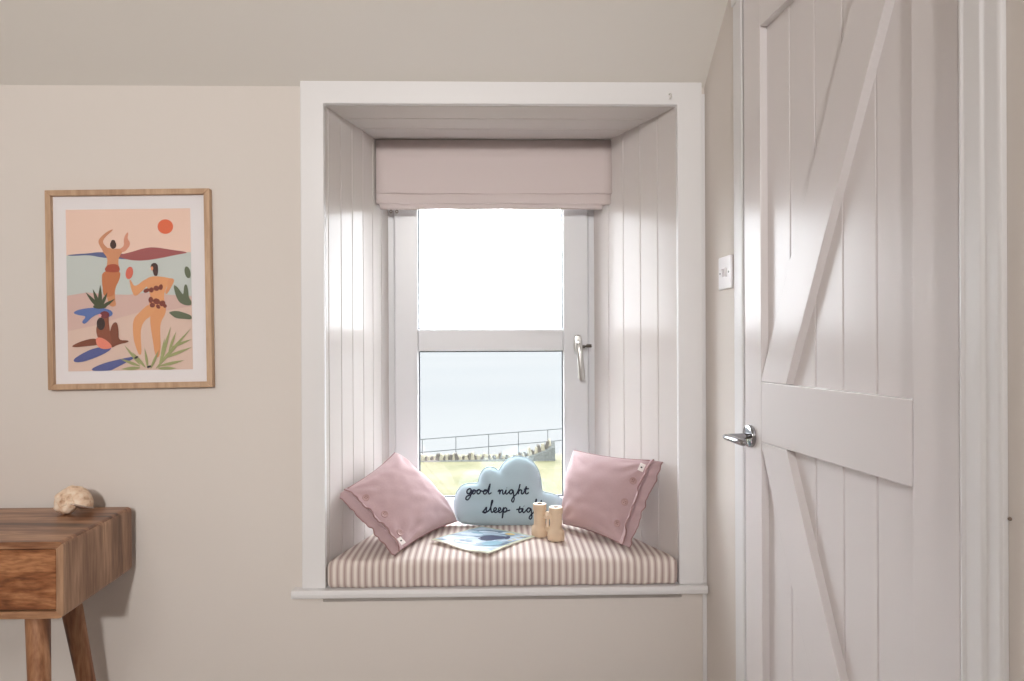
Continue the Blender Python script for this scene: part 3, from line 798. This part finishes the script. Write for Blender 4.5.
def leaf(col, x0, y0, x1, y1, w):
    dx, dy = x1-x0, y1-y0; L = math.hypot(dx, dy); nx, ny = -dy/L*w, dx/L*w
    art(col, [(x0-nx*.3, y0-ny*.3), (x0+dx*.45-nx, y0+dy*.45-ny), (x1, y1), (x1, y1), (x0+dx*.45+nx, y0+dy*.45+ny), (x0+nx*.3, y0+ny*.3)], 2)
art((245, 212, 195), [(25, 30), (500, 30), (500, 645), (25, 645)], 0)
art((205, 212, 208), [(25, 204), (500, 198), (500, 400), (25, 400)], 0)
ell((232, 112, 74), 404, 99, 30, 28)
art((98, 108, 152), [(20, 204), (60, 199), (110, 197), (150, 192), (220, 198), (300, 208), (280, 224), (210, 218), (160, 214), (110, 203), (60, 206)])
art((168, 92, 92), [(210, 206), (260, 198), (320, 180), (360, 176), (420, 187), (499, 199), (450, 206), (380, 220), (320, 228), (270, 226), (235, 216)])
art((220, 187, 178), [(25, 357), (100, 346), (200, 355), (260, 357), (330, 350), (420, 360), (500, 366), (500, 645), (25, 645)], 0)
art((228, 200, 186), [(25, 492), (120, 474), (230, 442), (300, 424), (400, 420), (500, 404), (500, 645), (25, 645)], 0)
# upper dancer
art((214, 148, 104), [(160, 268), (228, 264), (226, 300), (208, 330), (207, 372), (213, 400), (186, 402), (178, 368), (160, 330), (158, 295)])
art((204, 126, 82), [(164, 264), (230, 262), (228, 296), (207, 328), (204, 362), (164, 364), (160, 330), (160, 292)])
art((218, 152, 112), [(160, 178), (182, 176), (204, 182), (232, 180), (242, 190), (224, 214), (222, 240), (230, 268), (170, 268), (180, 240), (181, 214), (166, 196)])
art((212, 148, 112), [(172, 200), (152, 168), (146, 150), (162, 130), (190, 110), (206, 106), (200, 114), (178, 132), (164, 150), (168, 164), (188, 182), (188, 196)])
art((224, 156, 130), [(226, 182), (246, 172), (244, 145), (252, 126), (262, 116), (262, 130), (258, 142), (270, 158), (264, 176), (242, 198)])
art((178, 84, 62), [(180, 240), (222, 239), (231, 268), (200, 272), (166, 266)])
ell((74, 50, 46), 204, 166, 12, 15); ell((74, 50, 46), 204, 154, 8, 7)
# lower standing woman
art((230, 162, 112), [(348, 396), (402, 398), (400, 432), (380, 462), (377, 500), (379, 560), (371, 602), (356, 590), (350, 540), (341, 480), (340, 440)])
art((232, 166, 116), [(336, 392), (374, 396), (342, 442), (322, 452), (304, 482), (303, 530), (306, 582), (296, 590), (284, 560), (274, 520), (273, 452), (300, 424)])
art((232, 164, 114), [(320, 302), (345, 288), (376, 288), (420, 296), (436, 304), (412, 316), (398, 345), (393, 372), (403, 404), (370, 412), (333, 402), (345, 365), (334, 338)])
art((232, 164, 114), [(262, 298), (270, 302), (283, 330), (325, 296), (348, 300), (336, 320), (294, 360), (280, 362), (270, 336)])
art((228, 158, 112), [(420, 294), (438, 302), (422, 332), (405, 360), (397, 350), (410, 325), (406, 312)])
ell((222, 112, 92), 264, 274, 14, 24, .2)
for x, y, rx, ry in ((328, 342, 8, 12), (347, 340, 10, 9), (366, 334, 11, 10), (383, 330, 8, 11), (344, 378, 12, 9), (366, 384, 14, 11), (388, 392, 11, 12), (350, 398, 10, 9), (372, 404, 9, 7), (398, 402, 7, 7)):
    ell((132, 64, 52), x, y, rx, ry, (x*7 % 10)/5)
ell((72, 46, 44), 360, 252, 14, 15); art((72, 46, 44), [(352, 252), (374, 250), (374, 272), (370, 288), (358, 286), (354, 270)])
ell((238, 160, 118), 351, 258, 5, 8)
# agave and its blue shadow
art((98, 122, 182), [(44, 422), (75, 408), (150, 402), (202, 418), (192, 442), (160, 436), (148, 426), (118, 440), (92, 468), (78, 458), (100, 436), (68, 432)])
for x, y, w in ((96, 344, 9), (124, 332, 9), (153, 316, 9), (180, 346, 8), (208, 372, 8)): leaf((78, 86, 62), 150, 408, x, y, w)
ell((78, 86, 62), 150, 400, 26, 9)
# sitting woman
art((92, 100, 156), [(42, 602), (75, 580), (128, 556), (196, 552), (180, 574), (100, 606), (56, 613)])
art((132, 76, 56), [(38, 549), (78, 530), (136, 518), (150, 546), (92, 551), (50, 554)])
art((132, 76, 56), [(172, 545), (186, 500), (196, 466), (214, 458), (220, 492), (219, 530), (256, 530), (258, 538), (214, 546), (192, 560)])
art((146, 84, 62), [(150, 455), (168, 440), (184, 430), (182, 452), (186, 492), (196, 548), (168, 548), (138, 520), (133, 478)])
art((238, 140, 118), [(132, 516), (164, 520), (198, 552), (182, 563), (152, 562), (134, 546)])
ell((64, 48, 46), 153, 466, 16, 24); ell((124, 56, 62), 168, 432, 18, 14); ell((240, 170, 170), 150, 434, 6, 6)
art((92, 100, 156), [(100, 645), (150, 618), (240, 598), (292, 590), (262, 608), (196, 640), (188, 645)])
# cactus, fronds
G2 = (104, 114, 90)
ell(G2, 487, 275, 11, 23, -.2); art(G2, [(430, 322), (444, 326), (462, 352), (470, 362), (472, 326), (482, 318), (488, 340), (490, 372), (500, 384), (500, 402), (470, 400), (446, 382)])
art(G2, [(410, 426), (440, 420), (470, 428), (500, 440), (500, 456), (470, 452), (440, 450), (424, 438)])
G3 = (164, 168, 116)
for x0, y0, x1, y1, w in ((300, 625, 240, 548, 6), (300, 630, 222, 600, 7), (300, 636, 225, 640, 8), (320, 635, 270, 575, 7), (330, 640, 318, 560, 6), (360, 640, 497, 488, 8), (370, 640, 420, 480, 8), (380, 610, 395, 525, 6), (395, 600, 500, 560, 7), (375, 630, 470, 610, 7), (370, 640, 440, 640, 8), (420, 560, 500, 530, 6), (340, 640, 372, 570, 6), (410, 575, 440, 500, 6)):
    leaf(G3, x0, y0, x1, y1, w)
ell((60, 52, 62), 334, 632, 9, 4, -.3); ell((60, 52, 62), 286, 596, 8, 4, -.5)
link_mesh('print', bm_art, [ART[k] for k in art_order], pic, smooth=False, fix=False)

# ------------------------------------------------------------------ writing desk
DX1, DXW, DYF, DYB, DZ0, DZ1 = -1.0205, 1.12, -.368, -.028, .563, .7425
desk = empty('writing_desk', (DX1-DXW/2, (DYF+DYB)/2, 0)); tag(desk, 'brown mango wood writing desk with tapered legs under the framed print', 'desk')
dx = lambda x: x-(DX1-DXW/2); dy = lambda y: y-(DYF+DYB)/2
X0 = DX1-DXW
def dk(name, bm, m, parent=desk, bev=.005, seg=3):
    for v in bm.verts: v.co.x -= .062*v.co.y
    o = link_mesh(name, bm, m, parent, smooth=False)
    if bev: bevel_mod(o, bev, seg)
    return o
tt = .017
def rrect(x0, x1, z0, z1, r, n=5):
    out = []
    for cx_, cz_, a0 in ((x1-r, z1-r, 0), (x0+r, z1-r, PI/2), (x0+r, z0+r, PI), (x1-r, z0+r, 1.5*PI)):
        for k in range(n+1): out.append((cx_+r*math.cos(a0+PI/2*k/n), cz_+r*math.sin(a0+PI/2*k/n)))
    return out
bm = bmesh.new()    # waterfall shell: top, ends and base in one rounded ring
po, pi_ = rrect(X0, DX1, DZ0, DZ1, .013), rrect(X0+tt, DX1-tt, DZ0+tt, DZ1-tt, .003)
rg = [[bm.verts.new((dx(x), dy(y), z)) for x, z in p_] for p_, y in ((po, DYF), (po, DYB), (pi_, DYB), (pi_, DYF))]
for a, b in zip(rg, rg[1:]+rg[:1]):
    for k in range(len(a)):
        k2 = (k+1) % len(a)
        f = bm.faces.new((a[k], a[k2], b[k2], b[k])); d_ = a[k2].co-a[k].co
        f.material_index = 1 if abs(d_.z) > abs(d_.x) else 0
dk('carcass', bm, [M['desk_top'], M['desk_side']], bev=.002)
bm = bmesh.new(); box(bm, dx(X0+tt), dx(DX1-tt), dy(DYB-.012), dy(DYB), DZ0+tt, DZ1-tt); dk('back_panel', bm, M['desk_side'], bev=0)
mid = (X0+DX1)/2
bm = bmesh.new(); box(bm, dx(mid-.01), dx(mid+.01), dy(DYF+.002), dy(DYB-.014), DZ0+tt, DZ1-tt); dk('divider', bm, M['desk_side'], bev=.001)
for a, b in ((X0+tt, mid-.01), (mid+.01, DX1-tt)):
    bm = bmesh.new(); g = .0018
    box(bm, dx(a+g), dx(b-g), dy(DYF+.003), dy(DYF+.022), DZ0+tt+.004, DZ1-tt-g)
    dk('drawer', bm, M['desk_front'], bev=.0012)
a_, b_ = .125, .1565
for sx in (1, -1):
    for sy, yt in ((-1, -.300), (1, -.118)):
        xt = -1.114 if sy < 0 else -1.158
        if sx < 0: xt = X0+(DX1-xt)
        H_ = DZ0+.002
        p0 = Vector((dx(xt), dy(yt), H_)); p1 = Vector((dx(xt+sx*a_*H_), dy(yt+sy*b_*.62*H_ if sy > 0 else yt+sy*b_*H_), 0))
        bm = bmesh.new(); n = 10
        tube(bm, [p0.lerp(p1, k/n) for k in range(n+1)], [.0268-.0095*k/n for k in range(n+1)], 28)
        for v in bm.verts:
            if abs(v.co.z-H_) < .02 and (v.co-p0).length < .034: v.co.z = H_ if v.co.z > H_-.012 else v.co.z
            if v.co.z < .006: v.co.z = 0
        link_mesh('leg', bm, M['desk_leg'], desk, angle=50)

# ------------------------------------------------------------------ seashell on the desk
def shell_mat():
    m = bpy.data.materials.new('shell_surface'); m.use_nodes = True
    nt = m.node_tree; b = nt.nodes['Principled BSDF']; b.inputs['Roughness'].default_value = .55
    tc = nt.nodes.new('ShaderNodeTexCoord'); n = nt.nodes.new('ShaderNodeTexNoise'); n.inputs['Scale'].default_value = 60; n.inputs['Detail'].default_value = 6
    r = ramp(nt, [(.3, srgb(190, 152, 124)), (.45, srgb(232, 202, 174)), (.65, srgb(244, 226, 206))])
    bp = nt.nodes.new('ShaderNodeBump'); bp.inputs['Strength'].default_value = .6; bp.inputs['Distance'].default_value = .003
    L = nt.links.new; L(tc.outputs['Object'], n.inputs['Vector']); L(n.outputs['Fac'], r.inputs[0]); L(r.outputs[0], b.inputs['Base Color']); L(n.outputs['Fac'], bp.inputs['Height']); L(bp.outputs[0], b.inputs['Normal'])
    return m
M['shell'] = shell_mat(); M['shell_in'] = mat('shell_lip', srgb(176, 158, 148), .3)
sh = empty('seashell', (-1.160, -.085, DZ1)); sh.scale = (1.06, 1.06, 1.0); tag(sh, 'knobbly cream spiral seashell sitting on the wooden desk', 'seashell')
# log-spiral whorls seen down the spire; coil axis points to the viewer and a little up
bm = bmesh.new()
turns, NSEG, NR = 3.6, 150, 22
rings = []
for i in range(NSEG+1):
    f = i/NSEG; th = f*turns*2*PI
    k = math.exp(-(1-f)*turns*.62)
    R = .0275*k; rr = .0232*k+.0006
    c = Vector((R*math.cos(th), R*math.sin(th), .040*(1-k)))
    e1 = Vector((math.cos(th), math.sin(th), 0)); e2 = Vector((0, 0, 1))
    ring_ = []
    for j in range(NR):
        a = 2*PI*j/NR
        kn = 1+.22*max(0, math.sin(th*5.5))*math.exp(-((a-.75)/.45)**2)+.10*math.sin(th*11)*math.exp(-((a-.0)/.45)**2)+.05*math.sin(a*8)+.06*noise.noise(Vector((th*2.5, a*2, 1)))
        ring_.append(bm.verts.new(c+(e1*math.cos(a)*1.02+e2*math.sin(a)*1.15)*rr*kn))
    rings.append(ring_)
for a, b in zip(rings, rings[1:]):
    for j in range(NR): bm.faces.new((a[j], a[(j+1) % NR], b[(j+1) % NR], b[j]))
bm.faces.new(rings[0])
R_sh = Matrix.Rotation(math.radians(70), 4, 'X') @ Matrix.Rotation(math.radians(10), 4, 'Y') @ Matrix.Rotation(math.radians(-22), 4, 'Z')
bm.transform(Matrix.Scale(-1, 4, (1, 0, 0)) @ R_sh)
zmin = min(v.co.z for v in bm.verts); 
bm.transform(Matrix.Translation((0, 0, -zmin-.0005)))
lip_ring = [v.co.copy() for v in rings[-1]]
link_mesh('shell_body', bm, M['shell'], sh, angle=70)
bm = bmesh.new()   # smooth flared lip round the mouth
c = sum(lip_ring, Vector())/len(lip_ring)
r0 = [bm.verts.new(p) for p in lip_ring]
nrm = -(lip_ring[0]-c).cross(lip_ring[5]-c).normalized()
r1 = [bm.verts.new(c+(p-c)*1.16-nrm*.003) for p in lip_ring]; r2 = [bm.verts.new(c+(p-c)*.70-nrm*.006) for p in lip_ring]; r3 = bm.verts.new(c-nrm*.012)
for a, b in ((r0, r1), (r1, r2)):
    for j in range(len(a)): bm.faces.new((a[j], a[(j+1) % len(a)], b[(j+1) % len(a)], b[j]))
for j in range(len(r2)): bm.faces.new((r2[j], r2[(j+1) % len(r2)], r3))
zm = min(v.co.z for v in bm.verts)
if zm < 0:
    for v in bm.verts: v.co.z = max(v.co.z, .0003)
link_mesh('lip', bm, M['shell_in'], sh, angle=70)

# ------------------------------------------------------------------ outside: lawn, wall, railing, sea
def grass_mat():
    m = mat('lawn_grass', srgb(150, 152, 96), .95, spec=.1)
    nt = m.node_tree; b = nt.nodes['Principled BSDF']; tc = nt.nodes.new('ShaderNodeTexCoord')
    n = nt.nodes.new('ShaderNodeTexNoise'); n.inputs['Scale'].default_value = .9; n.inputs['Detail'].default_value = 8
    r = ramp(nt, [(.3, srgb(67, 67, 48)), (.5, srgb(77, 75, 56)), (.7, srgb(87, 83, 66))])
    nt.links.new(tc.outputs['Object'], n.inputs['Vector']); nt.links.new(n.outputs['Fac'], r.inputs[0]); nt.links.new(r.outputs[0], b.inputs['Base Color'])
    return m
M['grass'] = grass_mat()
bm = bmesh.new()
rows = []
for y, z in ((.6, -2.7), (8, -2.7), (14, -2.7), (20.5, -2.7), (21.6, -2.75), (24, -3.5), (27, -4.1), (31.5, -4.25), (32.5, -5.5), (36, -15.5)):
    rows.append([bm.verts.new((x, y, z+(.04*noise.noise(Vector((x*.4, y*.4, 0))) if 1 < y < 30 else 0))) for x in [-30+2*i for i in range(31)]])
for a, b in zip(rows, rows[1:]):
    for k in range(30): bm.faces.new((a[k], a[k+1], b[k+1], b[k]))
tag(link_mesh('lawn', bm, M['grass'], angle=60), 'sunlit yellow-green grass lawn outside the window', 'lawn', kind='stuff')
def sea_mat():
    m = bpy.data.materials.new('sea_water'); m.use_nodes = True
    nt = m.node_tree; b = nt.nodes['Principled BSDF']; b.inputs['Base Color'].default_value = srgb(112, 122, 134); b.inputs['Roughness'].default_value = .45
    b.inputs['Specular IOR Level'].default_value = 0
    tc = nt.nodes.new('ShaderNodeTexCoord'); mp = nt.nodes.new('ShaderNodeMapping'); mp.inputs['Scale'].default_value = (.0006, .006, 1)
    n = nt.nodes.new('ShaderNodeTexNoise'); n.inputs['Scale'].default_value = 1; n.inputs['Detail'].default_value = 6
    r = ramp(nt, [(.35, srgb(78, 79, 79)), (.65, srgb(83, 83, 82))])
    L = nt.links.new; L(tc.outputs['Object'], mp.inputs[0]); L(mp.outputs[0], n.inputs['Vector']); L(n.outputs['Fac'], r.inputs[0]); L(r.outputs[0], b.inputs['Base Color'])
    return m
bm = bmesh.new(); vs = [bm.verts.new(p) for p in ((-20000, 33, -15), (20000, 33, -15), (20000, 30000, -15), (-20000, 30000, -15))]; bm.faces.new(vs)
tag(link_mesh('sea', bm, sea_mat(), smooth=False), 'pale blue-grey sea stretching to the horizon', 'sea', kind='stuff')

M['stone_dark'] = mat('dark_stone', srgb(50, 46, 40), .9, var=(6, .25))
M['stone_light'] = mat('lichen_stone', srgb(92, 88, 74), .9, var=(6, .2))
M['stone_grey'] = mat('grey_stone', srgb(56, 58, 55), .95, var=(9, .55), bump=(9, .8, .05))
wl = empty('dry_stone_wall', (0, 20.75, -2.7)); tag(wl, 'low dry stone wall along the far edge of the lawn', 'wall')
# body: low bank of stones that rises to a taller broken end on the right
bm = bmesh.new()
def rise(x): return .05+max(0, (x-.55)/1.38)**1.6*.58
nx = 70; grid = []
for i in range(nx+1):
    x = -8+9.93*i/nx
    h = rise(x)+.02*noise.noise(Vector((x*3, 0, 0)))+(.05*noise.noise(Vector((x*7, 2, 0))) if x > .6 else 0)
    y = .18*(x/2)*.4
    grid.append([bm.verts.new((x, y-.22, -.05)), bm.verts.new((x, y-.16+.03*noise.noise(Vector((x*5, 1, 0))), h*.7)), bm.verts.new((x, y, h)), bm.verts.new((x, y+.2, h*.6)), bm.verts.new((x, y+.25, -.05))])
for a, b in zip(grid, grid[1:]):
    for k in range(4): bm.faces.new((a[k], b[k], b[k+1], a[k+1]))
bm.faces.new(grid[0]); bm.faces.new(grid[-1])
link_mesh('wall_body', bm, M['stone_grey'], wl, smooth=False)
protos = []
for v_ in range(6):
    bm = bmesh.new(); rnd = random.Random(v_)
    rounded_box(bm, .045+.02*rnd.random(), .10, .10+.03*rnd.random(), .02, 2, warp=lambda p: Vector((p.x*(1-.25*p.z/.1), p.y, p.z+.1)) * (1+.25*noise.noise(Vector((p.x*14+v_*3, p.y*9, p.z*9)))))
    protos.append(link_mesh('coping_stone', bm, M['stone_dark'] if v_ % 2 == 0 else M['stone_light'], wl, angle=50))
x = -2.75; i = 0
while x < 1.86:
    if i < 6: o = protos[i]
    else:
        o = protos[i % 6].copy(); COL.objects.link(o); o.parent = wl
    o.location = (x, .036*x, rise(x)-.06); o.rotation_euler = (0, random.uniform(-.22, .22), random.uniform(-.3, .3))
    s_ = random.uniform(.8, 1.15); o.scale = (s_, s_, s_*random.uniform(.8, 1.15))
    x += random.uniform(.085, .13); i += 1
# railing
M['rail'] = mat('galvanised_rail', srgb(38, 42, 43), .6, metal=0)
rl = empty('metal_railing', (0, 28.4, -4.1)); tag(rl, 'thin grey metal railing along the cliff edge beyond the lawn', 'railing')
p0, p1 = Vector((-3.172, 26.9-28.4, 0)), Vector((3.044, 30.1-28.4, 0))
for zr in (1.255, .707):
    bm = bmesh.new(); a = p0+(p0-p1)*.6; b = p1+(p1-p0)*1.6
    tube(bm, [(a.x, a.y, zr), (b.x, b.y, zr+.01)], .022, 8); link_mesh('rail', bm, M['rail'], rl)
for px in (-4.55, -3.15, -1.775, -.365, .975, 2.365, 3.75, 5.15, 6.55, 7.95, 9.35, 10.75, 12.1):
    t = (px-p0.x)/(p1.x-p0.x); q = p0.lerp(p1, t)
    bm = bmesh.new(); tube(bm, [(q.x, q.y, -.1), (q.x, q.y, 1.262)], .018, 8); link_mesh('post', bm, M['rail'], rl)

# ------------------------------------------------------------------ light
w = bpy.data.worlds.new('overcast_sky'); scene.world = w; w.use_nodes = True
nt = w.node_tree; bg = nt.nodes['Background']; bg.inputs['Color'].default_value = (.90, .95, 1.0, 1); bg.inputs['Strength'].default_value = 11.5
def area(name, loc, target, size, power, col, size_y=None):
    l = bpy.data.lights.new(name, 'AREA'); l.energy = power; l.color = col[:3]; l.size = size
    if size_y: l.shape = 'RECTANGLE'; l.size_y = size_y
    o = bpy.data.objects.new(name, l); COL.objects.link(o); o.location = loc
    o.rotation_euler = (Vector(target)-Vector(loc)).to_track_quat('-Z', 'Y').to_euler()
    return o
sl_ = bpy.data.lights.new('unseen_key_spot', 'SPOT'); sl_.energy = 450; sl_.color = (1, .97, .94); sl_.spot_size = math.radians(56); sl_.spot_blend = 1.0; sl_.shadow_soft_size = .15  # unseen key light following the desk shadow; spot cone added to dim the right
so_ = bpy.data.objects.new('unseen_key_spot', sl_); COL.objects.link(so_); so_.location = (-.36, -5.0, 2.40)
so_.rotation_euler = (Vector((-.75, 0, 1.85))-so_.location).to_track_quat('-Z', 'Y').to_euler()
area('unseen_fill', (-1.2, -3.0, 2.45), (-1.2, -2.9, 0), .8, 19, (1, .97, .945))  # unseen soft fill, added to brighten the whole room

# ------------------------------------------------------------------ camera
cam_d = bpy.data.cameras.new('camera'); cam = bpy.data.objects.new('camera', cam_d); COL.objects.link(cam)
cam_d.sensor_width = 36; cam_d.lens = 683/1024*36; cam_d.shift_y = 2.5/1024; cam_d.clip_start = .02; cam_d.clip_end = 60000
yaw, roll = math.radians(1.3), math.radians(.25)
fw = Vector((math.sin(yaw), math.cos(yaw), 0)); rt = Vector((math.cos(yaw), -math.sin(yaw), 0)); up = Vector((0, 0, 1))
r2 = rt*math.cos(roll)-up*math.sin(roll); u2 = up*math.cos(roll)+rt*math.sin(roll)
cam.matrix_world = Matrix(((r2.x, u2.x, -fw.x, 0), (r2.y, u2.y, -fw.y, -1.98), (r2.z, u2.z, -fw.z, 1.2), (0, 0, 0, 1)))
scene.camera = cam
vs = scene.view_settings; vs.view_transform = 'Standard'; vs.look = 'None'; vs.gamma = 1; vs.exposure = .13; vs.use_curve_mapping = False
try: scene.cycles.use_denoising = True
except Exception: pass
scene.cycles.max_bounces = 10; scene.cycles.diffuse_bounces = 6; scene.cycles.transparent_max_bounces = 12
